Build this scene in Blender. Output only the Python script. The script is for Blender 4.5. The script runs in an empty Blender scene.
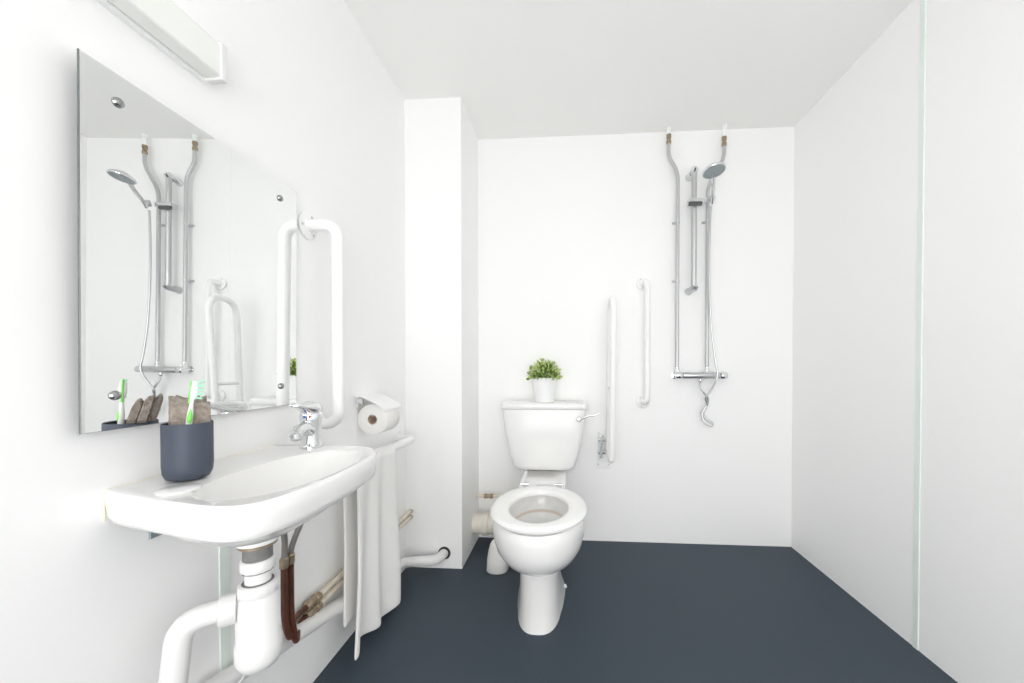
import bpy, bmesh, math, random
from mathutils import Vector, Matrix
random.seed(7)
S = bpy.context.scene
COL = S.collection
PI = math.pi

# ------------------------------------------------------------------ materials
def mat(name, col, rough=0.5, metal=0.0, spec=0.5, bump=None, var=None, coat=0.0, trans=0.0, sss=0.0):
    m = bpy.data.materials.new(name); m.use_nodes = True
    nt = m.node_tree; b = nt.nodes['Principled BSDF']
    b.inputs['Base Color'].default_value = (*col, 1)
    b.inputs['Roughness'].default_value = rough
    b.inputs['Metallic'].default_value = metal
    b.inputs['Specular IOR Level'].default_value = spec
    b.inputs['Coat Weight'].default_value = coat
    b.inputs['Transmission Weight'].default_value = trans
    b.inputs['Subsurface Weight'].default_value = sss
    tc = nt.nodes.new('ShaderNodeTexCoord')
    if var:                                             # (scale, second colour, amount)
        n = nt.nodes.new('ShaderNodeTexNoise'); n.inputs['Scale'].default_value = var[0]; n.inputs['Detail'].default_value = 4
        r = nt.nodes.new('ShaderNodeMapRange'); r.inputs['From Min'].default_value = 0.3; r.inputs['From Max'].default_value = 0.7
        r.inputs['To Max'].default_value = var[2]
        x = nt.nodes.new('ShaderNodeMix'); x.data_type = 'RGBA'
        x.inputs[6].default_value = (*col, 1); x.inputs[7].default_value = (*var[1], 1)
        nt.links.new(tc.outputs['Object'], n.inputs['Vector'])
        nt.links.new(n.outputs['Fac'], r.inputs['Value']); nt.links.new(r.outputs['Result'], x.inputs[0])
        nt.links.new(x.outputs[2], b.inputs['Base Color'])
    if bump:                                            # (scale, strength)
        n = nt.nodes.new('ShaderNodeTexNoise'); n.inputs['Scale'].default_value = bump[0]; n.inputs['Detail'].default_value = 6
        bp = nt.nodes.new('ShaderNodeBump'); bp.inputs['Strength'].default_value = bump[1]; bp.inputs['Distance'].default_value = 0.004
        nt.links.new(tc.outputs['Object'], n.inputs['Vector'])
        nt.links.new(n.outputs['Fac'], bp.inputs['Height']); nt.links.new(bp.outputs['Normal'], b.inputs['Normal'])
    return m
M = dict(
    panel=mat('white_wall_panel', (.955, .953, .95), .45, spec=.3, var=(1.5, (.94, .94, .938), .5)),
    ceil=mat('ceiling_paint', (.94, .935, .92), .8, spec=.2, bump=(60, .05)),
    floor=mat('blue_grey_vinyl', (.038, .054, .072), .55, spec=.35, var=(260, (.054, .073, .092), .6), bump=(300, .08)),
    trimg=mat('pale_green_joint', (.78, .87, .81), .4, spec=.4, var=(8, (.86, .92, .88), .8)),
    trimw=mat('white_joint', (.93, .95, .94), .4, spec=.4, var=(8, (.88, .92, .9), .5)),
    ceramic=mat('white_ceramic', (.86, .855, .845), .15, spec=.45, coat=.2),
    seatp=mat('white_seat_plastic', (.90, .895, .885), .25, spec=.5),
    rail=mat('white_powder_coated_metal', (.91, .91, .905), .3, spec=.5),
    plast=mat('white_waste_plastic', (.82, .815, .805), .4, spec=.4),
    ring=mat('black_rubber', (.02, .02, .022), .6),
    greyr=mat('grey_rubber', (.17, .17, .17), .6, var=(80, (.24, .24, .23), .7)),
    cream2=mat('off_white_plastic', (.82, .81, .78), .4),
    cream=mat('cream_plastic', (.80, .75, .67), .4),
    chrome=mat('chrome', (.78, .79, .80), .12, metal=1),
    satin=mat('satin_chrome', (.62, .63, .64), .3, metal=1),
    steelp=mat('painted_shower_pipe', (.56, .57, .58), .35, metal=.5),
    brass=mat('brass', (.44, .36, .25), .35, metal=.7, var=(60, (.25, .19, .13), .8)),
    brown=mat('brown_copper_pipe', (.075, .024, .013), .45, metal=.1, var=(40, (.13, .045, .022), .7)),
    creamp=mat('cream_painted_pipe', (.78, .72, .61), .4, var=(30, (.62, .53, .40), .5)),
    hose=mat('braided_hose', (.30, .28, .26), .45, metal=.4, bump=(500, .4)),
    mirror=mat('mirror_silver', (.93, .94, .935), .0, metal=1),
    medge=mat('mirror_edge', (.13, .15, .15), .25), dchrome=mat('dark_chrome', (.36, .36, .36), .2, metal=1),
    cup=mat('slate_blue_ceramic', (.058, .070, .098), .5, spec=.35, var=(30, (.07, .082, .11), .5)),
    towel=mat('white_terry', (.95, .94, .92), .95, spec=.1, bump=(420, .8)),
    cloth=mat('taupe_terry', (.27, .225, .19), .95, spec=.1, bump=(350, 1.0), var=(120, (.44, .39, .35), .9)),
    paper=mat('tissue_paper', (.90, .885, .86), .9, spec=.1, bump=(200, .15)),
    core=mat('cardboard', (.66, .54, .44), .8),
    green=mat('green_plastic', (.22, .70, .14), .3),
    wplast=mat('white_plastic', (.88, .90, .86), .3),
    bristle=mat('mint_bristle', (.42, .86, .60), .6),
    leaf=mat('leaf_green', (.34, .46, .09), .5, var=(45, (.68, .76, .36), 1.0), sss=.0),
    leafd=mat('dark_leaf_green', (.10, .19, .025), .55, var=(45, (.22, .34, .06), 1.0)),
    stem=mat('leaf_stem', (.12, .20, .04), .6),
    soil=mat('potting_soil', (.04, .028, .018), .95, bump=(100, .8)),
    pot=mat('white_pot', (.90, .905, .905), .3),
    face=mat('grey_nozzle_face', (.26, .30, .31), .35, metal=.3, var=(300, (.42, .46, .47), .6)),
    copperm=mat('copper', (.75, .44, .30), .3, metal=.9),
    blue=mat('blue_dot', (.02, .12, .35), .3), red=mat('red_dot', (.35, .03, .02), .3),
    dgrey=mat('dark_grey_plastic', (.09, .09, .09), .4),
    bracket=mat('zinc_bracket', (.33, .39, .42), .4, metal=.5),
    silic=mat('yellowed_silicone', (.85, .76, .60), .5),
)
def emis(name, col, st):
    m = bpy.data.materials.new(name); m.use_nodes = True
    b = m.node_tree.nodes['Principled BSDF']; b.inputs['Base Color'].default_value = (.9, .9, .9, 1)
    b.inputs['Emission Color'].default_value = (*col, 1); b.inputs['Emission Strength'].default_value = st
    return m

# ------------------------------------------------------------------ object helpers
WL = {}                                                  # world origin of each object
def tag(o, label=None, cat=None, group=None, kind=None):
    if label: o['label'] = label
    if cat: o['category'] = cat
    if group: o['group'] = group
    if kind: o['kind'] = kind
    return o
def thing(name, loc, label, cat, group=None):
    o = bpy.data.objects.new(name, None); COL.objects.link(o); o.location = loc
    o.empty_display_size = .05; WL[o] = Vector(loc)
    return tag(o, label, cat, group)
def obj(name, bm, m, parent=None, smooth=True, loc=None, bevel=0, label=None):
    """verts in bm are world coordinates"""
    bmesh.ops.recalc_face_normals(bm, faces=bm.faces)
    if parent is not None: org = WL[parent]
    elif loc is not None: org = Vector(loc)
    else:
        xs = [v.co for v in bm.verts]
        org = Vector(((min(c.x for c in xs)+max(c.x for c in xs))/2, (min(c.y for c in xs)+max(c.y for c in xs))/2, min(c.z for c in xs)))
    for v in bm.verts: v.co -= org
    me = bpy.data.meshes.new(name); bm.to_mesh(me); bm.free()
    ms = m if isinstance(m, (list, tuple)) else [m]
    for x in ms: me.materials.append(x)
    if smooth:
        for p in me.polygons: p.use_smooth = True
    o = bpy.data.objects.new(name, me); COL.objects.link(o); WL[o] = org
    if parent is not None: o.parent = parent
    else: o.location = org
    if bevel:
        b = o.modifiers.new('bevel', 'BEVEL'); b.width = bevel; b.segments = 3; b.limit_method = 'ANGLE'; b.angle_limit = .7
    if smooth:
        me.set_sharp_from_angle(angle=math.radians(48))
    if label: o['label'] = label
    return o

# ------------------------------------------------------------------ mesh helpers
def box(bm, x0, x1, y0, y1, z0, z1, mi=0, rot=None):
    vs = [Vector((x, y, z)) for z in (z0, z1) for y in (y0, y1) for x in (x0, x1)]
    if rot:
        c = Vector(((x0+x1)/2, (y0+y1)/2, (z0+z1)/2)); vs = [rot @ (v-c)+c for v in vs]
    v = [bm.verts.new(p) for p in vs]
    for f in ((0, 1, 3, 2), (4, 5, 7, 6), (0, 1, 5, 4), (2, 3, 7, 6), (0, 2, 6, 4), (1, 3, 7, 5)):
        bm.faces.new([v[i] for i in f]).material_index = mi
    return bm
def loft(bm, rings, cap0=True, cap1=True, closed=True, mi=0):
    R = [[bm.verts.new(p) for p in r] for r in rings]
    n = len(R[0])
    for a, b in zip(R, R[1:]):
        for i in range(n if closed else n-1):
            j = (i+1) % n
            bm.faces.new((a[i], a[j], b[j], b[i])).material_index = mi
    if cap0: bm.faces.new(R[0][::-1]).material_index = mi
    if cap1: bm.faces.new(R[-1]).material_index = mi
    return R
def frame(d):
    d = Vector(d).normalized(); u = d.orthogonal().normalized(); return d, u, d.cross(u)
def lathe(bm, prof, o=(0, 0, 0), axis=(0, 0, 1), n=32, cap0=True, cap1=True, sx=1, sy=1, mi=0):
    """prof: (radius, height) along the axis from o"""
    o = Vector(o); d = Vector(axis).normalized()
    if abs(d.z) > .999: u = Vector((1, 0, 0)); w = Vector((0, 1, 0))
    else: d, u, w = frame(d)
    rings = [[o+d*h+(u*math.cos(2*PI*i/n)*sx+w*math.sin(2*PI*i/n)*sy)*max(r, 1e-5) for i in range(n)] for r, h in prof]
    return loft(bm, rings, cap0, cap1, mi=mi)
def smooth_path(pts, k=6, closed=False):
    P = [Vector(p) for p in pts]; out = []
    n = len(P)
    for i in range(n if closed else n-1):
        if closed: a, b, c, d = P[i-1], P[i], P[(i+1) % n], P[(i+2) % n]
        else: a, b, c, d = P[max(i-1, 0)], P[i], P[i+1], P[min(i+2, n-1)]
        for j in range(k):
            t = j/k
            out.append(.5*((2*b)+(c-a)*t+(2*a-5*b+4*c-d)*t*t+(3*b-a-3*c+d)*t**3))
    if not closed: out.append(P[-1])
    return out
def fillet(pts, r, k=8):
    """polyline with rounded corners"""
    P = [Vector(p) for p in pts]; out = [P[0]]
    for a, b, c in zip(P, P[1:], P[2:]):
        d1 = (a-b); d2 = (c-b); rr = min(r, d1.length*.49, d2.length*.49)
        s = b+d1.normalized()*rr; e = b+d2.normalized()*rr
        for j in range(k+1):
            t = j/k; out.append((1-t)**2*s+2*t*(1-t)*b+t*t*e)
    out.append(P[-1]); return out
def tube(bm, path, r, n=14, mi=0, cap=True):
    P = [Vector(p) for p in path]; rr = r if callable(r) else (lambda t: r)
    d = (P[1]-P[0]).normalized(); u = d.orthogonal().normalized(); rings = []
    for i, p in enumerate(P):
        if i == 0: t = P[1]-P[0]
        elif i == len(P)-1: t = P[-1]-P[-2]
        else: t = (P[i+1]-P[i]).normalized()+(P[i]-P[i-1]).normalized()
        t.normalize(); u = (u-t*u.dot(t)).normalized(); w = t.cross(u); q = rr(i/(len(P)-1))
        rings.append([p+(u*math.cos(2*PI*k/n)+w*math.sin(2*PI*k/n))*q for k in range(n)])
    loft(bm, rings, cap, cap, mi=mi); return bm
def N(): return bmesh.new()
def T(path, r, n=14): return tube(N(), path, r, n)
def L(prof, o, axis, n=32, **k):
    b = N(); lathe(b, prof, o, axis, n, **k); return b
def sell(cx, cy, rx, ry, z, n=64, p=2.0, ryb=None):
    """superellipse ring; ryb = radius on the +y side"""
    out = []
    for i in range(n):
        a = 2*PI*i/n; c, s = math.cos(a), math.sin(a)
        X = math.copysign(abs(c)**(2/p), c)*rx; Y = math.copysign(abs(s)**(2/p), s)*(ryb if (ryb and s > 0) else ry)
        out.append(Vector((cx+X, cy+Y, z)))
    return out

# ------------------------------------------------------------------ the room
XL, XR, YB, YF, H = -.822, 1.25, 2.22, -1.25, 2.35
CX, CY = -.535, 1.865                                    # boxed-in column in the far left corner
def struct(name, bm, m, smooth=False):
    return tag(obj(name, bm, m, smooth=smooth), kind='structure')
struct('floor', box(N(), XL-.1, XR+.1, YF-.1, YB+.1, -.1, 0), M['floor'])
struct('ceiling', box(N(), XL-.1, XR+.1, YF-.1, YB+.1, H, H+.1), M['ceil'])
struct('wall_left', box(N(), XL-.1, XL, YF, YB, 0, H), M['panel'])
struct('wall_right', box(N(), XR, XR+.1, YF, YB, 0, H), M['panel'])
struct('wall_back', box(N(), XL-.1, XR+.1, YB, YB+.1, 0, H), M['panel'])
struct('wall_front', box(N(), XL-.1, XR+.1, YF-.1, YF, 0, H), M['panel'])
struct('wall_column', box(N(), XL, CX, CY, YB, 0, H), M['panel'])
struct('trim_1', box(N(), XR-.003, XR, 1.438, 1.458, 0, H), M['trimg'])
struct('trim_2', box(N(), XL, XL+.003, .835, .862, 0, .78), M['trimg'])
struct('trim_3', box(N(), .367, .371, YB-.0012, YB, 0, H), M['trimw'])

# added square ceiling lamp, unseen above the camera, for extra light
LX, LY, LH = .45, .35, .30
lamp = thing('fill_ceiling_lamp', (LX, LY, H), 'added square white ceiling lamp with a glowing diffuser, unseen above the camera', 'lamp')
b = N()
for a in ((LX-LH-.03, LX+LH+.03, LY-LH-.03, LY-LH), (LX-LH-.03, LX+LH+.03, LY+LH, LY+LH+.03), (LX-LH-.03, LX-LH, LY-LH, LY+LH), (LX+LH, LX+LH+.03, LY-LH, LY+LH)): box(b, *a, H-.06, H)
obj('frame', b, M['rail'], lamp, smooth=False)
obj('diffuser', box(N(), LX-LH, LX+LH, LY-LH, LY+LH, H-.045, H-.03), emis('fill_lamp_diffuser', (1, .99, .97), 1.5), lamp, smooth=False)
def area(name, loc, rot, sx, sy, e, c):
    ld = bpy.data.lights.new(name, 'AREA'); ld.shape = 'RECTANGLE'; ld.size = sx; ld.size_y = sy; ld.energy = e; ld.color = c
    lo = bpy.data.objects.new(name, ld); COL.objects.link(lo); lo.location = loc; lo.rotation_euler = rot
area('fill_lamp_light', (LX, LY, H-.065), (0, 0, 0), .6, .6, 1.5, (1, .99, .97))
# invented frosted window behind the camera, added to fill the room with light
wx0, wx1, wz0, wz1 = -.68, .85, .15, 1.80
wn = thing('fill_window_1', ((wx0+wx1)/2, YF, wz0), None, None); wn['kind'] = 'structure'
b = N()
for a in ((wx0-.05, wx1+.05, wz0-.05, wz0), (wx0-.05, wx1+.05, wz1, wz1+.05), (wx0-.05, wx0, wz0, wz1), (wx1, wx1+.05, wz0, wz1), ((wx0+wx1)/2-.02, (wx0+wx1)/2+.02, wz0, wz1)): box(b, a[0], a[1], YF, YF+.04, a[2], a[3])
obj('fill_window_frame', b, M['rail'], wn, smooth=False)
obj('fill_window_pane', box(N(), wx0, wx1, YF+.004, YF+.010, wz0, wz1), emis('fill_pane_glow', (1, .998, .992), 3), wn, smooth=False)
area('fill_window_light', ((wx0+wx1)/2, YF+.05, (wz0+wz1)/2), (math.radians(90), 0, 0), wx1-wx0, wz1-wz0, 37, (1, .998, .990))

# ------------------------------------------------------------------ mirror
MY0, MY1, MZ0, MZ1 = .567, 1.078, .9075, 1.533
mr = thing('wall_mirror', (XL, (MY0+MY1)/2, MZ0), 'large frameless mirror on the left wall above the basin', 'mirror')
def mring(y0, y1, z0, z1, x): return [Vector((x, y0, z0)), Vector((x, y1, z0)), Vector((x, y1, z1)), Vector((x, y0, z1))]
mxf = XL+.022
b = N()
loft(b, [mring(MY0, MY1, MZ0, MZ1, XL+.0185), mring(MY0, MY1, MZ0, MZ1, XL+.0205)], True, False)
R_ = loft(b, [mring(MY0, MY1, MZ0, MZ1, XL+.0205), mring(MY0+.001, MY1-.001, MZ0+.001, MZ1-.001, mxf)], False, False, mi=0)
f = b.faces.new([b.verts.new(p) for p in mring(MY0+.001, MY1-.001, MZ0+.001, MZ1-.001, mxf)]); f.material_index = 1
# tilt the mirror a little on its screws, as hung
pv = Vector((XL+.022, (MY0+MY1)/2, (MZ0+MZ1)/2))
def mt(v):
    d = v-pv
    return pv+Matrix.Rotation(MIRROR_PITCH, 3, 'Y') @ (Matrix.Rotation(MIRROR_YAW, 3, 'Z') @ d)
MIRROR_PITCH = math.radians(.60); MIRROR_YAW = math.radians(1.5)
for v in b.verts: v.co = mt(v.co)
obj('glass', b, [M['medge'], M['mirror']], mr, smooth=False)
for (y, z) in ((.6215, 1.483), (1.010, 1.486), (1.015, .963), (.615, .968)):
    c = mt(Vector((mxf, y, z)))
    b = L([(.0085, -.006), (.0085, .001), (.0075, .004), (.004, .0062), (.0001, .0068)], c, (1, 0, 0), 20)
    obj('screw_cap', b, M['dchrome'], mr, label='domed chrome cap')
    b = L([(.007, 0), (.007, c.x-XL-.0045)], (XL, c.y, c.z), (1, 0, 0), 14); obj('spacer', b, M['wplast'], mr, label='white spacer')

# strip light above the mirror
sl = thing('wall_strip_light', (XL, .53, 1.655), 'white strip light fitting on the left wall above the mirror', 'lamp')
b = N(); box(b, XL, XL+.012, .25, .813, 1.655, 1.74); obj('back_plate', b, M['rail'], sl, smooth=False, bevel=.002)
b = N(); box(b, XL+.012, XL+.05, .252, .811, 1.660, 1.735); obj('diffuser', b, M['wplast'], sl, bevel=.006)
for y in (.247, .800):
    b = N(); box(b, XL+.010, XL+.053, y, y+.016, 1.656, 1.739); obj('end_cap', b, M['plast'], sl, bevel=.003)

# ------------------------------------------------------------------ basin
ZR = .80
bs = thing('wash_basin', (-.65, .78, .64), 'small white ceramic wash basin hung on the left wall under the mirror', 'basin')
outer = [(-.8215, .616), (-.795, .602), (-.70, .577), (-.62, .558), (-.56, .549), (-.520, .553), (-.492, .574), (-.475, .62), (-.466, .68), (-.463, .75),
         (-.466, .82), (-.474, .88), (-.487, .93), (-.510, .972), (-.545, .998), (-.60, 1.010), (-.66, 1.014), (-.72, 1.016), (-.8215, 1.016)]
sm = smooth_path([(x, y, 0) for x, y in outer], 4)
poly = [(p.x, p.y) for p in sm]; poly[0] = outer[0]
SC = Vector((-.62, .77, 0))
def ray_poly(a, poly, c):
    d = (math.cos(a), math.sin(a)); best = None
    for i in range(len(poly)):
        (x1, y1), (x2, y2) = poly[i], poly[(i+1) % len(poly)]
        ex, ey = x2-x1, y2-y1; den = d[0]*ey-d[1]*ex
        if abs(den) < 1e-12: continue
        t = ((x1-c.x)*ey-(y1-c.y)*ex)/den; s = ((x1-c.x)*d[1]-(y1-c.y)*d[0])/den
        if t > 0 and -1e-6 <= s <= 1+1e-6: best = t if best is None else min(best, t)
    return best
angs = [2*PI*i/120 for i in range(120)]
for cx_, cy_ in (outer[0], outer[-1]): angs.append(math.atan2(cy_-SC.y, cx_-SC.x) % (2*PI))
angs = sorted(angs)
OUT = [Vector((SC.x+math.cos(a)*ray_poly(a, poly, SC), SC.y+math.sin(a)*ray_poly(a, poly, SC), 0)) for a in angs]
def ell(a, cx, cy, rx, ry, p=2.3):
    # star ray from SC onto a superellipse centred elsewhere
    lo_, hi_ = 0, .6
    for _ in range(40):
        m_ = (lo_+hi_)/2; x = SC.x+math.cos(a)*m_-cx; y = SC.y+math.sin(a)*m_-cy
        if abs(x/rx)**p+abs(y/ry)**p < 1: lo_ = m_
        else: hi_ = m_
    return Vector((SC.x+math.cos(a)*lo_, SC.y+math.sin(a)*lo_, 0))
INN = [ell(a, -.592, .775, .106, .186, 2.25) for a in angs]
DR = Vector((-.632, .728, 0))
DRN = [DR+Vector((math.cos(a), math.sin(a), 0))*.022 for a in angs]
def mix(A, B, t, z): return [a.lerp(b_, t)+Vector((0, 0, z(i) if callable(z) else z)) for i, (a, b_) in enumerate(zip(A, B))]
def inset(A, d, z):
    out = []
    for p in A:
        q = p.copy(); v = (SC-p); v.normalize()
        if p.x > -.8205: q += v*d
        elif abs(v.y) > .55: q += Vector((0, math.copysign(d, v.y), 0))
        out.append(q+Vector((0, 0, z)))
    return out
rings = []
for t, z in ((1, .698), (.93, .6995), (.75, .705), (.5, .717), (.3, .735), (.15, .760), (.06, .778), (.015, .791), (0, .7965)):
    rings.append(mix(INN, DRN, t, z))
rings.append([p+Vector((0, 0, .7985)) for p in mix(INN, OUT, .12, 0)])
rings.append(inset(mix(INN, OUT, .85, 0), 0, .7985) if False else mix(INN, OUT, .80, .799))
rings.append(inset(OUT, .008, .8005)); rings.append(inset(OUT, .003, .7985)); rings.append(inset(OUT, 0, .793))
rings.append(inset(OUT, .001, .775)); rings.append(inset(OUT, .003, .755)); rings.append(inset(OUT, .007, .744)); rings.append(inset(OUT, .013, .740))
COL_ = [DR+Vector((math.cos(a), math.sin(a), 0))*.036 for a in angs]
UO = inset(OUT, .013, 0)
BOT = [ell(a, -.61, .755, .122, .176, 2.2) for a in angs]
UB = [b_ if (b_-SC).length < (u_-SC).length-.004 else u_.lerp(SC.copy(), .04) for b_, u_ in zip(BOT, UO)]
rings.append(mix(UO, UB, .6, .737)); rings.append(mix(UO, UB, 1, .732))
for t, z in ((.18, .720), (.4, .703), (.65, .687), (.9, .676), (1, .671)): rings.append(mix(UB, COL_, t, z))
rings.append(mix(UB, COL_, 1, .664))
b = N(); loft(b, rings, True, True)
obj('bowl', b, M['ceramic'], bs)
b = L([(.021, .0), (.024, .001), (.024, .004), (.019, .0045), (.012, .002), (.0001, .002)], DR+Vector((0, 0, .699)), (0, 0, 1), 28)
obj('drain', b, M['chrome'], bs)
b = L([(.031, 0), (.0315, .003), (.029, .0045), (.0001, .0048)], (-.693, .628, .7985), (0, 0, 1), 32)
obj('tap_hole_cover', b, M['ceramic'], bs, label='flat round white cover disc')
b = N(); box(b, XL, XL+.050, .690, .716, .690, .696); box(b, XL, XL+.045, .712, .716, .690, .738); box(b, XL, XL+.005, .686, .720, .680, .738); lathe(b, [(.009, 0), (.009, .010), (.005, .016)], (-.786, .703, .700), (0, 0, -1), 12)
obj('wall_bracket', b, M['bracket'], bs, smooth=False, bevel=.001)
b = N(); tube(b, [(XL+.0005, .619, .7990), (XL+.0005, .72, .7995), (XL+.0005, .86, .7995), (XL+.0005, 1.008, .7995)], .0018, 6); tube(b, [(XL+.0005, .6155, .744), (XL+.0005, .6155, .797)], .0014, 6)
obj('sealant', b, M['silic'], bs)

# tap
tp = thing('mixer_tap', (-.698, .984, .799), 'chrome lever mixer tap on the right end of the basin', 'tap')
to = Vector((-.698, .984, .799))
b = L([(.0285, 0), (.0285, .006), (.026, .008), (.0245, .02), (.0235, .05), (.0265, .075), (.028, .088), (.024, .096), (.0001, .098)], to, (0, 0, 1), 32)
obj('body', b, M['chrome'], tp)
sd = Vector((.28, -.95, 0)).normalized()
b = N(); sp = smooth_path([to+sd*.012+Vector((0, 0, .045)), to+sd*.045+Vector((0, 0, .062)), to+sd*.08+Vector((0, 0, .060)), to+sd*.104+Vector((0, 0, .050))], 5)
tube(b, sp, lambda t: .0165-.003*t, 18); obj('spout', b, M['chrome'], tp)
b = L([(.0125, 0), (.0125, .012), (.010, .013), (.0001, .011)], to+sd*.096+Vector((0, 0, .050)), (.25, -.25, -.9), 20); obj('aerator', b, M['satin'], tp)
b = N()
rg = []
for t, wz, hz in ((-.027, .016, .013), (-.015, .025, .018), (.01, .0265, .02), (.03, .022, .014), (.06, .016, .007), (.095, .013, .005), (.112, .010, .004), (.114, .004, .002)):
    c = to+sd*t+Vector((0, 0, .104+max(0, t)*.18)); pw = Vector((-sd.y, sd.x, 0))
    rg.append([c+pw*math.cos(2*PI*i/20)*wz+Vector((0, 0, 1))*math.sin(2*PI*i/20)*hz for i in range(20)])
loft(b, rg); obj('lever', b, M['chrome'], tp)
pw = Vector((-sd.y, sd.x, 0))
for s, m_, nm in ((-1, 'blue', 'cold_mark'), (1, 'red', 'hot_mark')):
    c = to+sd*.0235+pw*.0062*s+Vector((0, 0, .094-.008))
    b = L([(.0034, 0), (.0034, .005), (.0001, .006)], c, sd, 14); obj(nm, b, M[m_], tp, label=m_+' dot')

# basin waste: bottle trap and pipe
tr = thing('waste_trap', (DR.x, DR.y, .40), 'white plastic bottle trap under the basin, with its waste pipe along the left wall', 'trap')
D = Vector((DR.x, DR.y, 0)); ax = (0, 0, -1)
b = L([(.030, 0), (.034, .003), (.034, .007), (.028, .010)], D+Vector((0, 0, .665)), ax); obj('washer', b, M['brass'], tr, label='brass washer')
b = L([(.0255, 0), (.0255, .031), (.024, .033)], D+Vector((0, 0, .656)), ax); obj('waste_tail', b, M['greyr'], tr, label='grey ribbed tail')
def nut(z0, z1, r):
    b = N(); n = 36
    rg = [[D+Vector((math.cos(2*PI*i/n)*rr*(1+.035*(i % 3 == 0)), math.sin(2*PI*i/n)*rr*(1+.035*(i % 3 == 0)), z)) for i in range(n)] for rr, z in ((r*.9, z0), (r, z0-.003), (r*1.02, z1+.003), (r*.94, z1))]
    loft(b, rg); return b
obj('nut', nut(.630, .607, .029), M['plast'], tr)
b = L([(.0225, 0), (.0225, .05)], D+Vector((0, 0, .612)), ax); obj('neck', b, M['plast'], tr)
for z in (.5835, .6065, .5565):
    b = L([(.0265, 0), (.0275, .0008), (.0265, .0016)], D+Vector((0, 0, z)), ax); obj('seal', b, M['greyr'], tr, label='thin grey seal')
obj('nut', nut(.582, .557, .0335), M['plast'], tr)
b = L([(.030, 0), (.034, .012), (.0375, .02), (.0375, .10), (.040, .104), (.040, .135), (.034, .15), (.02, .156), (.0001, .157)], D+Vector((0, 0, .565)), ax)
obj('bottle', b, M['plast'], tr)
arm2 = fillet([(-.788, .84, .2905), (-.788, 1.77, .075), (-.64, 1.80, .072), (-.625, CY+.01, .078)], .045)
b = T(fillet([D+Vector((-.02, -.01, .540)), (-.728, .660, .540), (-.750, .655, .34), (-.788, .72, .3190), (-.788, .86, .2875)], .04), .021, 18); obj('side_arm', b, M['plast'], tr)
dd = (Vector((-.728, .660, 0))-Vector((D.x-.02, D.y-.01, 0))).normalized()
b = L([(.0275, 0), (.029, .003), (.029, .026), (.025, .028)], Vector((D.x, D.y, .540))+dd*.034, dd); obj('nut', b, M['plast'], tr)
b = T(arm2, .0235, 18); obj('waste_pipe', b, M['plast'], tr)
b = L([(.0235, 0), (.0315, .001), (.0315, .004), (.0235, .006)], (-.625, CY, .078), (0, -1, 0)); obj('wall_seal', b, M['ring'], tr, label='black rubber ring at the column')

# brown feed pipes, flexible hoses and the cream pipes along the wall
for k, (dy, dz, xx, hy, hx) in enumerate(((0, 0, -.742, 0, 0), (0, 0, -.742, 0, 0))):
    lab = ['brown copper pipe rising to the basin, the one nearer the camera', 'brown copper pipe rising to the basin, the one nearer the towel'][k]
    x0 = -.745 - .0*k; yv = .938+.022*k; zv = .285-.028*k
    p = thing('supply_pipe', (xx, yv, zv), lab, 'pipe', 'water pipes below the basin')
    b = T(fillet([(xx, yv, .500), (xx, yv, .35), (xx, yv+.02, zv), (-.798, yv+.10, zv), (-.798, 1.12, zv)], .04), .0084, 12); obj('riser', b, M['brown'], p)
    b = T([(-.798, 1.115, zv), (-.798, CY, zv)], .0085, 12); obj('wall_run', b, M['creamp'], p, label='cream painted run')
    b = L([(.012, 0), (.015, .003), (.015, .018), (.012, .020), (.012, .040), (.0155, .042), (.0155, .058), (.011, .060)], (-.798, 1.095, zv), (0, 1, 0), 12); obj('valve', b, M['brass'], p, label='brass valve')
    b = L([(.009, 0), (.0115, .002), (.0115, .024), (.009, .028)], (xx, yv, .492), (0, 0, 1), 6); obj('hose_nut', b, M['brass'], p, smooth=False, label='brass nut')
    hs = smooth_path([[(xx, yv, .515), (-.738, .936, .56), (-.728, .922, .62), (-.705, .935, .731)], [(xx, yv, .515), (-.734, .958, .545), (-.715, .966, .60), (-.690, .985, .66), (-.688, .988, .731)]][k], 6)
    b = T(hs, .0072, 12); obj('flexible_hose', b, M['hose'], p, label='grey braided hose')
    b = L([(.0085, 0), (.0105, .001), (.0105, .004), (.0085, .005)], (-.798, CY, zv), (0, -1, 0), 14); obj('pipe_collar', b, M['brass'], p)

# ------------------------------------------------------------------ cup, cloth, toothbrush
CC = Vector((-.742, .691, 0)); CR = .0382
b = L([(.0001, 0), (CR*.62, 0), (CR*.86, .004), (CR*.97, .014), (CR, .028), (CR, .108), (CR*.985, .1095), (CR*.93, .108), (CR*.92, .03), (CR*.8, .012), (.0001, .010)], CC+Vector((0, 0, .8005)), (0, 0, 1), 48, cap0=False, cap1=False)
cup = tag(obj('tumbler', b, M['cup']), 'dark slate blue tumbler on the left end of the basin', 'cup')
CT = .9135
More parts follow.
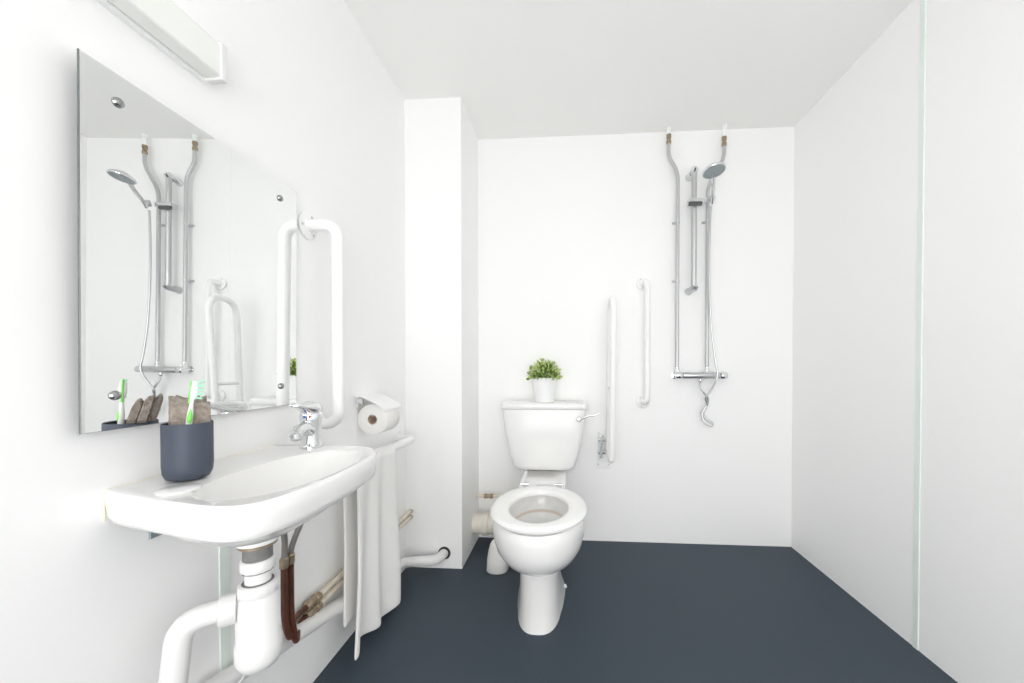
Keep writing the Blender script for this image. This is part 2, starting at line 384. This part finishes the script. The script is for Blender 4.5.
# cloth: a folded roll pushed in the cup
b = N()
vw = Vector((-.73, .67, 0)).normalized(); rt = Vector((.67, .73, 0)).normalized()
def fold(off_r, off_v, w, zt, amp, ph, mi=0):
    """a doubled-over sheet: rises, turns over at zt and goes back down"""
    rings = []
    for t in [i/10 for i in range(11)]:
        pr = []
        prof = []
        for i in range(25):
            s = i/24
            ang = PI*s
            if s < .35: px, pz = -thk, zt-.018-(.35-s)/.35*.055
            elif s > .65: px, pz = thk, zt-.018-(s-.65)/.35*.055
            else:
                a = PI*(s-.35)/.30; px, pz = -thk*math.cos(a), zt-.018+.018*math.sin(a)
            prof.append((px, pz))
        u = (t-.5)*w
        wob = amp*math.sin(t*7+ph)
        rings.append([CC+rt*(off_r+u)+vw*(off_v+px+wob)+vw*(.25*max(0, pz-.908))+Vector((0, 0, pz+.004*math.sin(t*5+ph))) for px, pz in prof])
    loft(b, rings, True, True, closed=True, mi=mi)
for (orr, ov, w, zt, am, ph, thk) in ((.005, .001, .058, .952, .0015, 0, .0066), (.001, .0145, .056, .958, .002, 1.7, .0066), (.001, .0265, .036, .960, .0015, 2.2, .0055)):
    fold(orr, ov, w, zt, am, ph)
cl = tag(obj('face_cloth', b, M['cloth']), 'taupe brown terry face cloth folded in the slate blue tumbler', 'cloth')
bv = cl.modifiers.new('soft', 'BEVEL'); bv.width = .0015; bv.segments = 2; bv.limit_method = 'ANGLE'

tb = thing('toothbrush', (-.742, .655, .815), 'green and white toothbrush standing in the slate blue tumbler', 'toothbrush')
A = CC-rt*.008-vw*.016+Vector((0, 0, .815)); Bp = CC+rt*.010-vw*.012+Vector((0, 0, .990))
dr = (Bp-A).normalized()
pth = [A.lerp(Bp, t) for t in [i/16 for i in range(17)]]
b = T(pth, lambda t: .0048 if t < .62 else (.0048-.0022*min(1, (t-.62)/.15)) if t < .8 else .0034, 12); obj('handle', b, M['wplast'], tb)
for (t0, t1, sgn) in ((.50, .70, -1),):
    b = T([p+vw*-.0020 for p in [A.lerp(Bp, t0+(t1-t0)*i/6) for i in range(7)]], lambda t: .0036*math.sin(PI*min(max(t, .08), .92))+.0008, 10); obj('grip', b, M['green'], tb, label='green rubber grip')
b = T([A.lerp(Bp, .80+.2*i/5)+rt*.002 for i in range(6)], lambda t: .0062*math.sin(PI*(.2+.6*t)), 14); obj('brush_head', b, M['wplast'], tb)
b = T([A.lerp(Bp, .76+.25*i/5)-rt*.0035 for i in range(6)], .0022, 8); obj('head_backing', b, M['green'], tb, label='green head backing')
b = N()
for i in range(8):
    for j in (-1, 0, 1):
        c = A.lerp(Bp, .82+.024*i)+vw*.0032*j+rt*.004
        lathe(b, [(.0017, 0), (.0018, .009+.002*(i % 2)), (.0010, .0105+.002*(i % 2))], c, rt-dr*.25*(-1)**i, 7)
obj('bristles', b, M['bristle'], tb)['kind'] = 'stuff'

# ------------------------------------------------------------------ toilet roll
hd = thing('toilet_roll_holder', (XL, 1.49, .90), 'white toilet roll holder with flap lid on the left wall behind the basin', 'holder')
b = N(); box(b, XL, XL+.006, 1.415, 1.545, .855, .905); obj('wall_plate', b, M['rail'], hd, bevel=.002)
b = N(); prof = [(XL+.004, .906), (XL+.03, .904), (XL+.075, .884), (XL+.108, .866), (XL+.116, .856), (XL+.118, .848)]
rg = []
for y, q in ((1.402, .9), (1.406, 1), (1.548, 1), (1.552, .9)):
    rg.append([Vector((x, y, z)) for x, z in prof]+[Vector((x-.001, y, z-.0045)) for x, z in reversed(prof)])
loft(b, rg); obj('lid', b, M['rail'], hd)
b = N(); tube(b, fillet([(XL+.006, 1.545, .885), (XL+.030, 1.548, .882), (XL+.062, 1.548, .827), (XL+.062, 1.424, .827)], .01), .0035, 10); box(b, XL+.004, XL+.030, 1.410, 1.418, .874, .894); obj('spindle', b, M['chrome'], hd, label='chrome wire arm')
RC = Vector((XL+.0625, 1.420, .812))
b = N()
n = 48; R0, R1 = .0605, .0185
def cr(r, y): return [RC+Vector((math.cos(2*PI*i/n)*r, y, math.sin(2*PI*i/n)*r)) for i in range(n)]
loft(b, [cr(R1+.001, 0), cr(R0-.002, 0), cr(R0, .002), cr(R0, .108), cr(R0-.002, .110), cr(R1+.001, .110)], False, False)
roll = tag(obj('paper', b, M['paper']), None)
roll.name = 'toilet_roll'; tag(roll, 'white toilet paper roll under the flap lid of the holder', 'toilet roll')
b = N(); loft(b, [cr(R1, -.0005), cr(R1, .1105), cr(R1-.0012, .1105), cr(R1-.0012, -.0005), cr(R1, -.0005)], False, False)
o = obj('cardboard_core', b, M['core'], roll); 

# ------------------------------------------------------------------ grab rails
def flange(b, c, d, R=.042):
    lathe(b, [(R*.96, 0), (R, .002), (R, .006), (R*.9, .0085), (.02, .0095), (.019, .012)], c, d, 36)
def grab_rail(label, p0, p1, d, r=.0172, off=.078, R=.042, roty=0):
    """p0, p1: wall points at the two ends; d: direction away from the wall"""
    d = Vector(d); p0 = Vector(p0); p1 = Vector(p1); k = (p1-p0).normalized()
    t = thing('grab_rail', p0 if p0.z < p1.z else p1, label, 'grab rail', 'white grab rails')
    obj('rail', T(fillet([p0+d*.004, p0+d*off, p1+d*off, p1+d*.004], .055, 10), r, 20), M['rail'], t)
    for p in (p0, p1):
        b = N(); flange(b, p, d, R); obj('flange', b, M['rail'], t)
        for i in range(3):
            b = N()
            a = 2*PI*i/3+.4
            _, u, w = frame(d); lathe(b, [(.004, .006), (.004, .0100), (.0025, .0112), (.0001, .0113)], p+(u*math.cos(a)+w*math.sin(a))*R*.74, d, 10)
            obj('flange_screw', b, M['satin'], t, label='steel screw')
    return t
grab_rail('white vertical grab rail on the left wall just beyond the mirror', (XL, 1.145, .838), (XL, 1.145, 1.460), (1, 0, 0), off=.100)
grab_rail('white horizontal grab rail with the towel hanging over it, on the left wall', (XL, 1.08, .672), (XL, 1.765, .672), (1, 0, 0))
grab_rail('white vertical grab rail on the back wall beside the shower', (.424, YB, .815), (.424, YB, 1.490), (.12, -.993, 0), r=.0165, off=.075, R=.040)

dr_ = thing('folding_support_rail', (.215, YB, .44), 'white hinged support rail folded up against the back wall right of the cistern', 'support rail')
b = N(); box(b, .160, .240, YB-.006, YB, .425, .655); obj('wall_plate', b, M['rail'], dr_, bevel=.003)
for z in (.45, .52, .60, .635):
    for x in (.170, .228):
        b = L([(.005, 0), (.005, .004), (.0001, .005)], (x, YB-.006, z), (0, -1, 0), 10); obj('plate_screw', b, M['satin'], dr_, label='steel screw')
b = N(); box(b, .172, .190, YB-.075, YB-.006, .500, .630); lathe(b, [(.010, 0), (.010, .05)], (.165, YB-.055, .60), (1, 0, 0), 14); lathe(b, [(.010, 0), (.010, .05)], (.165, YB-.055, .53), (1, 0, 0), 14)
obj('hinge', b, M['chrome'], dr_, smooth=False, bevel=.002, label='chrome hinge')
pa = fillet([(.222, 2.18, .530), (.222, 1.985, .525), (.222, 1.945, 1.0)], .022, 8)
pb = fillet([(.222, 1.945, 1.0), (.222, 1.910, 1.365), (.222, 2.090, 1.365), (.222, 2.145, .545)], .09, 12)
b = T(pa+pb[1:], .0165, 20)
obj('rail_loop', b, M['rail'], dr_)
b = T([(.222, 1.953, .90), (.222, 2.12, .90)], .009, 14); obj('cross_bar', b, M['rail'], dr_)

# ------------------------------------------------------------------ towel
b = N()
nx_, r_ = 44, .0235
rails = []
xr, zr = XL+.078, .672
def prof_pt(s, front):  # s in 0..1 down the sheet
    return s
rings = []
NS = 64
for i in range(nx_+1):
    u = i/nx_
    col = []
    for j in range(NS+1):
        s = j/NS
        zb = .115; zf = .045
        Lb = zr-zb; La = PI*r_; Lf = zr-zf; tot = Lb+La+Lf; q = s*tot
        if q < Lb:   # back sheet, going up
            z = zb+q; x = xr-r_*.95; d = (zr-z)/Lb; ylo, yhi = 1.24, 1.53+.12*d; side = -1; lp = d
        elif q < Lb+La:
            a = (q-Lb)/r_; x = xr-r_*math.cos(a); z = zr+r_*math.sin(a); d = 0; ylo, yhi = 1.24, 1.53; side = 0; lp = 0
        else:
            z = zr-(q-Lb-La); x = xr+r_; d = (zr-z)/Lf; ylo, yhi = 1.24-.05*d, 1.53-.01*d; side = 1; lp = d
        y = ylo+(yhi-ylo)*u
        # pleats run down the towel and open towards the hem
        am = (.003+.018*min(1, lp*1.4)) if side == 1 else (.001+.005*lp)
        w = math.sin(u*15.5+.6)*.75+math.sin(u*6.1+2+lp*.8)*.55+math.sin(u*27+1.3)*.15
        x += am*w*(1 if side >= 0 else .5)+(.007*lp if side == 1 else 0)
        z += (.010*math.sin(u*5+1)+(.018*u if side == 1 else -.02*u*0))*lp
        y += .006*math.sin(lp*5+u*4)*lp
        col.append(Vector((max(x, XL+.010), y, z)))
    rings.append(col)
loft(b, rings, False, False, closed=False)
tw = tag(obj('towel', b, M['towel']), 'white terry towel hanging over the horizontal grab rail behind the basin', 'towel')
so = tw.modifiers.new('thick', 'SOLIDIFY'); so.thickness = .009; so.offset = 0
sb = tw.modifiers.new('sub', 'SUBSURF'); sb.levels = 1; sb.render_levels = 1

# ------------------------------------------------------------------ toilet
TX = -.116
wc = thing('toilet', (TX, 1.70, 0), 'white ceramic close-coupled toilet against the back wall', 'toilet')
# bowl shell with real hollow
def rg(z, yf, yb, rx, p=2.0, n=72):
    cy = yf+(yb-yf)*.5; return sell(TX, cy, rx, (yb-yf)/2, z, n, p)
SZ = .455
rings = [rg(.12, 1.50, 1.60, .03), rg(.20, 1.46, 1.62, .05), rg(.28, 1.40, 1.63, .075), rg(.34, 1.35, 1.64, .095), rg(.375, 1.32, 1.648, .108), rg(.385, 1.30, 1.655, .118), rg(.392, 1.290, 1.665, .124), rg(.42, 1.275, 1.675, .130), rg(.445, 1.27, 1.68, .132), rg(SZ, 1.275-.008, 1.69, .138),
         rg(SZ, 1.243, 1.72, .168), rg(SZ-.006, 1.238, 1.725, .173), rg(.42, 1.234, 1.73, .177), rg(.38, 1.237, 1.73, .176), rg(.34, 1.252, 1.73, .167), rg(.30, 1.290, 1.73, .150), rg(.270, 1.338, 1.72, .125),
         rg(.253, 1.382, 1.71, .104), rg(.242, 1.42, 1.70, .089), rg(.232, 1.437, 1.70, .082), rg(.195, 1.44, 1.70, .081)]
b = N(); loft(b, rings, True, True); obj('bowl', b, M['ceramic'], wc)
b = N(); loft(b, [rg(.276, 1.43, 1.60, .03), rg(.280, 1.402, 1.628, .074), rg(.281, 1.4005, 1.6295, .0747)], True, True); obj('water', b, mat('toilet_water', (.80, .82, .82), .25, spec=.4), wc)
b = N(); loft(b, [rg(.3815, 1.303, 1.6535, .1165), rg(.3855, 1.3005, 1.6555, .1185), rg(.3895, 1.2955, 1.6605, .1215), rg(.387, 1.299, 1.657, .119), rg(.3815, 1.306, 1.6505, .1145)], False, False); obj('bowl_ring', b, mat('bowl_beige', (.70, .62, .53), .6), wc, label='thin beige line')  # thin beige ring along the inner crease of the bowl
rings = []
for z, yf, yb, rx in ((.212, 1.445, 1.74, .079), (.15, 1.443, 1.76, .080), (.08, 1.438, 1.80, .084), (.03, 1.430, 1.84, .088), (.0, 1.422, 1.86, .092)):
    ring = []
    for i in range(72):
        a = 2*PI*i/72; c, s_ = math.cos(a), math.sin(a); t = (s_+1)/2
        fl = 1+(.42*max(0, t-.35)/.65)*max(0, (.17-z)/.17)
        ring.append(Vector((TX-.006+math.copysign(abs(c)**.75, c)*rx*fl, (yf+yb)/2+math.copysign(abs(s_)**.8, s_)*(yb-yf)/2, z)))
    rings.append(ring)
b = N(); loft(b, rings[::-1], True, True); obj('pedestal', b, M['ceramic'], wc)
b = L([(.008, 0), (.008, .006), (.0001, .009)], (TX+.098, 1.66, .052), (.8, -.3, .5), 14); obj('fixing_cap', b, M['plast'], wc)
b = N(); rr = [sell(TX, 1.93, .112, .24, z, 48, 8) for z in (.39, .40)]
rr = [[Vector((TX+(p.x-TX)*k, p.y, z)) for p in sell(TX-.010, 1.945, .112, .255, 0, 48, 7)] for k, z in ((.72, .22), (.85, .30), (1, .39), (1, .448), (.985, .4535), (.96, .4545))]
loft(b, rr); obj('rear_shelf', b, M['ceramic'], wc)
# seat
def sr(z, s_out):  # outer seat outline: rounder front, squarer back
    out = []
    for i in range(80):
        a = 2*PI*i/80; c, s_ = math.cos(a), math.sin(a)
        out.append(Vector((TX+math.copysign(abs(c)**.95, c)*(.183+s_out), 1.462+(math.copysign(abs(s_)**(1 if s_ < 0 else .9), s_))*((.219 if s_ < 0 else .246)+s_out), z)))
    return out
def hi(z, d):
    return [Vector((TX+math.cos(2*PI*i/80)*(.113+d), 1.463+math.sin(2*PI*i/80)*(.166+d), z)) for i in range(80)]
b = N(); rings = [hi(.462, 0), hi(.461, .006), sr(.461, -.004), sr(.463, 0), sr(.472, .002), sr(.479, -.003), sr(.4825, -.014), hi(.4835, .02), hi(.481, .006), hi(.475, 0), hi(.462, 0)]
loft(b, rings, False, False); obj('seat', b, M['seatp'], wc)
for s_ in (-1, 1):
    b = L([(.011, 0), (.013, .002), (.013, .010), (.009, .020), (.009, .026), (.0001, .028)], (TX-.008+.078*s_, 1.755, .454), (0, 0, 1), 18)
    lathe(b, [(.007, 0), (.007, .04)], (TX-.008+.078*s_-.02, 1.74, .474), (1, 0, 0), 12); obj('hinge', b, M['chrome'], wc, label='chrome hinge')
b = N(); box(b, TX-.035, TX+.04, 1.775, 1.80, .4545, .4575); obj('shelf_label', b, M['satin'], wc, smooth=False)
# cistern
def cis(z, hw, y0=2.022, y1=2.212, p=9): return sell(-.135, (y0+y1)/2, hw, (y1-y0)/2, z, 64, p)
b = N(); loft(b, [cis(.456, .128, 2.045), cis(.458, .145, 2.035), cis(.466, .158, 2.028), cis(.485, .170, 2.024), cis(.54, .186), cis(.66, .212), cis(.785, .229)], True, True)
ct = obj('cistern', b, M['ceramic'], wc)
b = N(); loft(b, [cis(.786, .232, 2.018, 2.215), cis(.790, .2355, 2.014, 2.216), cis(.812, .2355, 2.014, 2.216), cis(.819, .231, 2.018, 2.214), cis(.8215, .22, 2.03, 2.205)], True, True)
obj('cistern_lid', b, M['ceramic'], ct)
b = N(); P_ = Vector((.052, 2.020, .737)); lathe(b, [(.015, 0), (.015, .006), (.010, .012), (.008, .020), (.0001, .021)], P_, (0, -1, 0), 20)
tube(b, smooth_path([P_+Vector((0, -.014, 0)), P_+Vector((.03, -.020, .012)), P_+Vector((.058, -.022, .026)), P_+Vector((.072, -.022, .022)), P_+Vector((.108, -.022, .036))], 5), lambda t: .0055-.0015*t, 12)
obj('flush_lever', b, M['chrome'], ct, label='chrome flush lever')

# plant
pl = thing('potted_plant', (-.135, 2.095, .8215), 'small green leafy plant in a white pot on the cistern', 'plant')
b = L([(.050, 0), (.053, .002), (.066, .118), (.070, .120), (.0705, .133), (.066, .134), (.064, .120), (.058, .110)], (-.135, 2.095, .8215), (0, 0, 1), 40, cap1=False); obj('pot', b, M['pot'], pl)
b = L([(.060, 0), (.063, .006), (.03, .012), (.0001, .013)], (-.135, 2.095, .8215+.112), (0, 0, 1), 24); obj('soil', b, M['soil'], pl)
b = N(); sb_ = N(); PC = Vector((-.135, 2.095, .945))
for k in range(430):
    a = random.uniform(0, 2*PI); e = math.asin(random.uniform(-.12, 1)); rad = random.uniform(.55, 1.0)
    dirv = Vector((math.cos(a)*math.cos(e), math.sin(a)*math.cos(e), math.sin(e)))
    p = PC+Vector((dirv.x*.090*rad, dirv.y*.080*rad, .012+dirv.z*.088*rad*random.uniform(.8, 1.08)))
    if p.y > 2.195: p.y = 2.195
    ln = random.uniform(.017, .027); wd = ln*random.uniform(.5, .62)
    fwd = (dirv+Vector((random.uniform(-.7, .7), random.uniform(-.7, .7), random.uniform(-.3, .8)))).normalized()
    if p.y > 2.175: fwd.y = -abs(fwd.y)
    up = fwd.orthogonal().normalized(); up = Matrix.Rotation(random.uniform(0, 6.28), 3, fwd) @ up; sd_ = fwd.cross(up)
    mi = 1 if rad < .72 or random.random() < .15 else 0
    mid = [b.verts.new(p+fwd*ln*t+up*ln*.18*math.sin(PI*t)) for t in (0, .33, .66, 1)]
    lf = [b.verts.new(p+fwd*ln*t+sd_*wd*s+up*ln*(.18*math.sin(PI*t)+.12)) for t, s in ((.3, .48), (.65, .45))]
    rg_ = [b.verts.new(p+fwd*ln*t-sd_*wd*s+up*ln*(.18*math.sin(PI*t)+.12)) for t, s in ((.3, .48), (.65, .45))]
    for fv in ((mid[0], mid[1], lf[0]), (mid[1], mid[2], lf[1], lf[0]), (mid[2], mid[3], lf[1]), (mid[0], rg_[0], mid[1]), (mid[1], rg_[0], rg_[1], mid[2]), (mid[2], rg_[1], mid[3])):
        b.faces.new(fv).material_index = mi
for k in range(46):
    a = random.uniform(0, 2*PI); e = random.uniform(.1, 1.4); dv = Vector((math.cos(a)*math.cos(e)*.075, math.sin(a)*math.cos(e)*.065, math.sin(e)*.078))
    s0 = Vector((-.135+math.cos(a)*.02, 2.095+math.sin(a)*.02, .935)); tube(sb_, [s0, s0.lerp(PC+dv, .5)+Vector((0, 0, .01)), PC+dv], .0011, 5)
obj('foliage', b, [M['leaf'], M['leafd']], pl, smooth=False); obj('stems', sb_, M['stem'], pl)

# things in the corner behind the toilet
sp_ = thing('soil_pipe', (-.36, 2.105, .07), 'cream soil pipe running from the toilet into the boxed column', 'pipe')
b = L([(.054, 0), (.054, .20), (.050, .30)], (CX, 2.105, .130), (1, 0, .0), 32); obj('pipe', b, M['cream'], sp_)
b = L([(.060, 0), (.062, .004), (.062, .03), (.057, .034)], (CX+.055, 2.105, .130), (1, 0, 0), 32); obj('pipe_collar', b, M['cream'], sp_)
vp = thing('cistern_feed_pipe', (-.45, 2.16, .26), 'thin cream feed pipe with a brass valve, from the boxed column to the cistern', 'pipe')
b = T(fillet([(CX, 2.16, .268), (-.20, 2.16, .268), (-.20, 2.16, .470)], .03), .0085, 12); obj('pipe', b, M['creamp'], vp)
b = L([(.010, 0), (.014, .002), (.014, .016), (.011, .018), (.011, .036), (.014, .038), (.014, .052), (.010, .054)], (CX+.045, 2.16, .268), (1, 0, 0), 10); lathe(b, [(.006, 0), (.006, .016), (.0001, .018)], (CX+.072, 2.155, .268), (0, -1, 0), 10)
obj('valve', b, M['brass'], vp, label='brass valve')
b = N(); rgs = [sell(-.356+o_, 1.872, rx, rx*.95, z, 40, 2.4) for rx, z, o_ in ((.050, 0, 0), (.054, .004, 0), (.053, .06, .002), (.048, .10, .004), (.043, .128, .006), (.036, .142, .007), (.020, .148, .007))]
loft(b, rgs)
tag(obj('toilet_brush_pot', b, M['cream2']), 'small white tapered pot standing on the floor behind the left side of the toilet', 'pot')

# ------------------------------------------------------------------ shower
SY = 2.185
def shower_pipe(label, pts, jx, jz, clips):
    t = thing('shower_supply_pipe', (pts[-1][0], SY, pts[-1][2]), label, 'pipe', 'shower supply pipes')
    obj('pipe', T(fillet(pts, .05, 8), .0105, 16), M['steelp'], t)
    b = L([(.0095, 0), (.0135, .002), (.0135, .020), (.011, .022), (.011, .034), (.0135, .036), (.0135, .052), (.0095, .056)], (jx, SY, jz), (0, 0, -1), 10); obj('compression_joint', b, M['brass'], t, label='brass joint')
    b = L([(.010, 0), (.010, .085), (.014, .087), (.014, .10)], (jx, SY, H-.10), (0, 0, 1), 14); obj('ceiling_sleeve', b, M['trimw'], t)
    for z, x in clips:
        b = N(); box(b, x-.021, x+.021, YB-.006, YB, z-.006, z+.006); lathe(b, [(.0115, 0), (.0115, .009)], (x, SY, z-.0045), (0, 0, 1), 16); box(b, x-.007, x+.007, SY, YB, z-.004, z+.004)
        obj('pipe_clip', b, M['satin'], t, smooth=False)
shower_pipe('left shower supply pipe coming down from the ceiling on the back wall', [(.556, SY, H-.09), (.556, SY, 2.19), (.606, SY, 2.105), (.606, SY, .99)], .556, 2.315, ((1.83, .606), (1.50, .606)))
shower_pipe('right shower supply pipe, kinked behind the shower head on the back wall', [(.857, SY, H-.09), (.857, SY, 2.17), (.770, SY, 2.02), (.770, SY, .99)], .857, 2.29, ((1.83, .770),))
sv = thing('shower_mixer_bar', (.727, 2.16, .95), 'horizontal chrome thermostatic shower bar on the back wall', 'shower valve')
b = L([(.017, 0), (.0185, .003), (.0185, .197), (.017, .20)], (.632, 2.165, .966), (1, 0, 0), 28); obj('body', b, M['satin'], sv)
for x, s_ in ((.628, -1), (.836, 1)):
    b = L([(.0185, 0), (.0205, .003), (.0205, .028), (.018, .034), (.0001, .035)], (x, 2.165, .966), (s_, 0, 0), 24)
    lathe(b, [(.004, 0), (.004, .008)], (x+s_*.02, 2.165, .985), (0, 0, 1), 8); obj('knob', b, M['chrome'], sv)
for x in (.606, .770):
    b = L([(.0165, 0), (.017, .012), (.0125, .020), (.0115, .036)], (x, SY-.002, .976), (0, 0, 1), 18); lathe(b, [(.022, 0), (.022, .006), (.012, .008)], (x, YB, .966), (0, -1, 0), 20); tube(b, [(x, YB-.004, .966), (x, 2.165, .966)], .012, 14)
    obj('inlet_elbow', b, M['chrome'], sv)
b = L([(.009, 0), (.011, .004), (.011, .018), (.008, .022)], (.728, 2.165, .950), (0, 0, -1), 12); obj('hose_outlet', b, M['chrome'], sv)
rr_ = thing('shower_riser_rail', (.690, 2.165, 1.44), 'vertical chrome riser rail holding the hand shower', 'shower rail')
obj('rail', T([(.690, 2.165, 2.115), (.690, 2.165, 1.435)], .0145, 20), M['satin'], rr_)
for z in (2.10, 1.45):
    b = N(); p0 = Vector((.690, 2.163, z)); p1 = Vector((.690, YB, z-.0))
    p1 = p1+Vector((-.014, 0, -.016 if z > 2 else -.008))
    tube(b, [p0+Vector((.003, -.010, .012)), p0, p1], .0185, 18); lathe(b, [(.020, 0), (.021, .003), (.017, .010)], p1, (0, -1, 0), 20)
    obj('wall_mount', b, M['chrome'] if z > 2 else M['satin'], rr_)
b = N(); box(b, .655, .752, 2.140, 2.190, 1.912, 1.940); obj('slider', b, M['chrome'], rr_, smooth=True, bevel=.005)
b = N(); box(b, .652, .725, 2.134, 2.150, 1.897, 1.918); obj('slider_clamp', b, M['dgrey'], rr_, smooth=True, bevel=.004, label='dark clamp')
b = L([(.013, 0), (.016, .003), (.016, .030), (.013, .034)], (.768, 2.125, 1.905), (.12, -.25, .95), 18); obj('handset_cradle', b, M['satin'], rr_)
hs = thing('hand_shower', (.770, 2.12, 1.91), 'round chrome shower head on a handle, held by the riser rail', 'shower head')
HC = Vector((.712, 1.940, 1.985)); hn = Vector((.12, -.17, -.97)).normalized()
b = T(smooth_path([(.770, 2.118, 1.895), (.762, 2.085, 1.925), (.742, 2.025, 1.955), HC-hn*.014+Vector((.004, .018, -.004))], 6), lambda t: .0085+.003*t, 18); obj('handle', b, M['chrome'], hs)
b = L([(.0001, -.030), (.016, -.026), (.036, -.017), (.051, -.006), (.0555, 0), (.0555, .005), (.053, .008)], HC, hn, 40); obj('head', b, M['chrome'], hs)
b = L([(.051, .0065), (.051, .0095), (.0001, .0105)], HC, hn, 40)
_, u_, w_ = frame(hn)
for r__, k_ in ((.011, 6), (.021, 12), (.031, 18), (.042, 24)):
    for i in range(k_):
        a = 2*PI*i/k_; lathe(b, [(.0022, 0), (.0014, .0025), (.0001, .003)], HC+hn*.0095+(u_*math.cos(a)+w_*math.sin(a))*r__, hn, 6)
obj('nozzle_face', b, M['face'], hs, label='grey nozzle face')
ho = [(.768, 2.128, 1.885), (.764, 2.13, 1.80), (.760, 2.13, 1.55), (.772, 2.13, 1.25), (.792, 2.125, 1.06), (.803, 2.12, .98), (.795, 2.125, .935), (.775, 2.14, .885), (.752, 2.15, .845), (.766, 2.165, .805),
      (.745, 2.17, .765), (.742, 2.17, .730), (.760, 2.16, .700), (.787, 2.15, .690), (.793, 2.165, .705), (.768, 2.18, .722), (.752, 2.185, .755), (.768, 2.175, .800), (.768, 2.16, .840), (.745, 2.15, .870), (.728, 2.155, .905), (.728, 2.165, .935)]
b = T(smooth_path(ho, 7), .0058, 12); tag(obj('shower_hose', b, M['satin']), 'thin chrome shower hose twisted below the thermostatic bar', 'hose')

# ------------------------------------------------------------------ camera and view
cam = bpy.data.cameras.new('camera'); co = bpy.data.objects.new('camera', cam); COL.objects.link(co)
f_px, cx, cy = 380., 543., 370.5
cam.sensor_fit = 'HORIZONTAL'; cam.sensor_width = 36; cam.lens = 36*f_px/1024
cam.shift_x = (512-cx)/1024; cam.shift_y = (cy-341.5)/1024; cam.clip_start = .01
co.location = (0, 0, 1.02)
co.rotation_euler = (math.radians(90-.7), 0, math.atan(26/380.))
S.camera = co
w = bpy.data.worlds.new('world'); S.world = w; w.use_nodes = True
w.node_tree.nodes['Background'].inputs['Color'].default_value = (.9, .95, 1, 1); w.node_tree.nodes['Background'].inputs['Strength'].default_value = .3
S.view_settings.view_transform = 'Standard'; S.view_settings.look = 'None'; S.view_settings.gamma = 1
S.view_settings.use_curve_mapping = False; S.view_settings.exposure = -0.82
S.cycles.use_denoising = True; S.cycles.max_bounces = 16; S.cycles.diffuse_bounces = 12; S.cycles.sample_clamp_indirect = 6
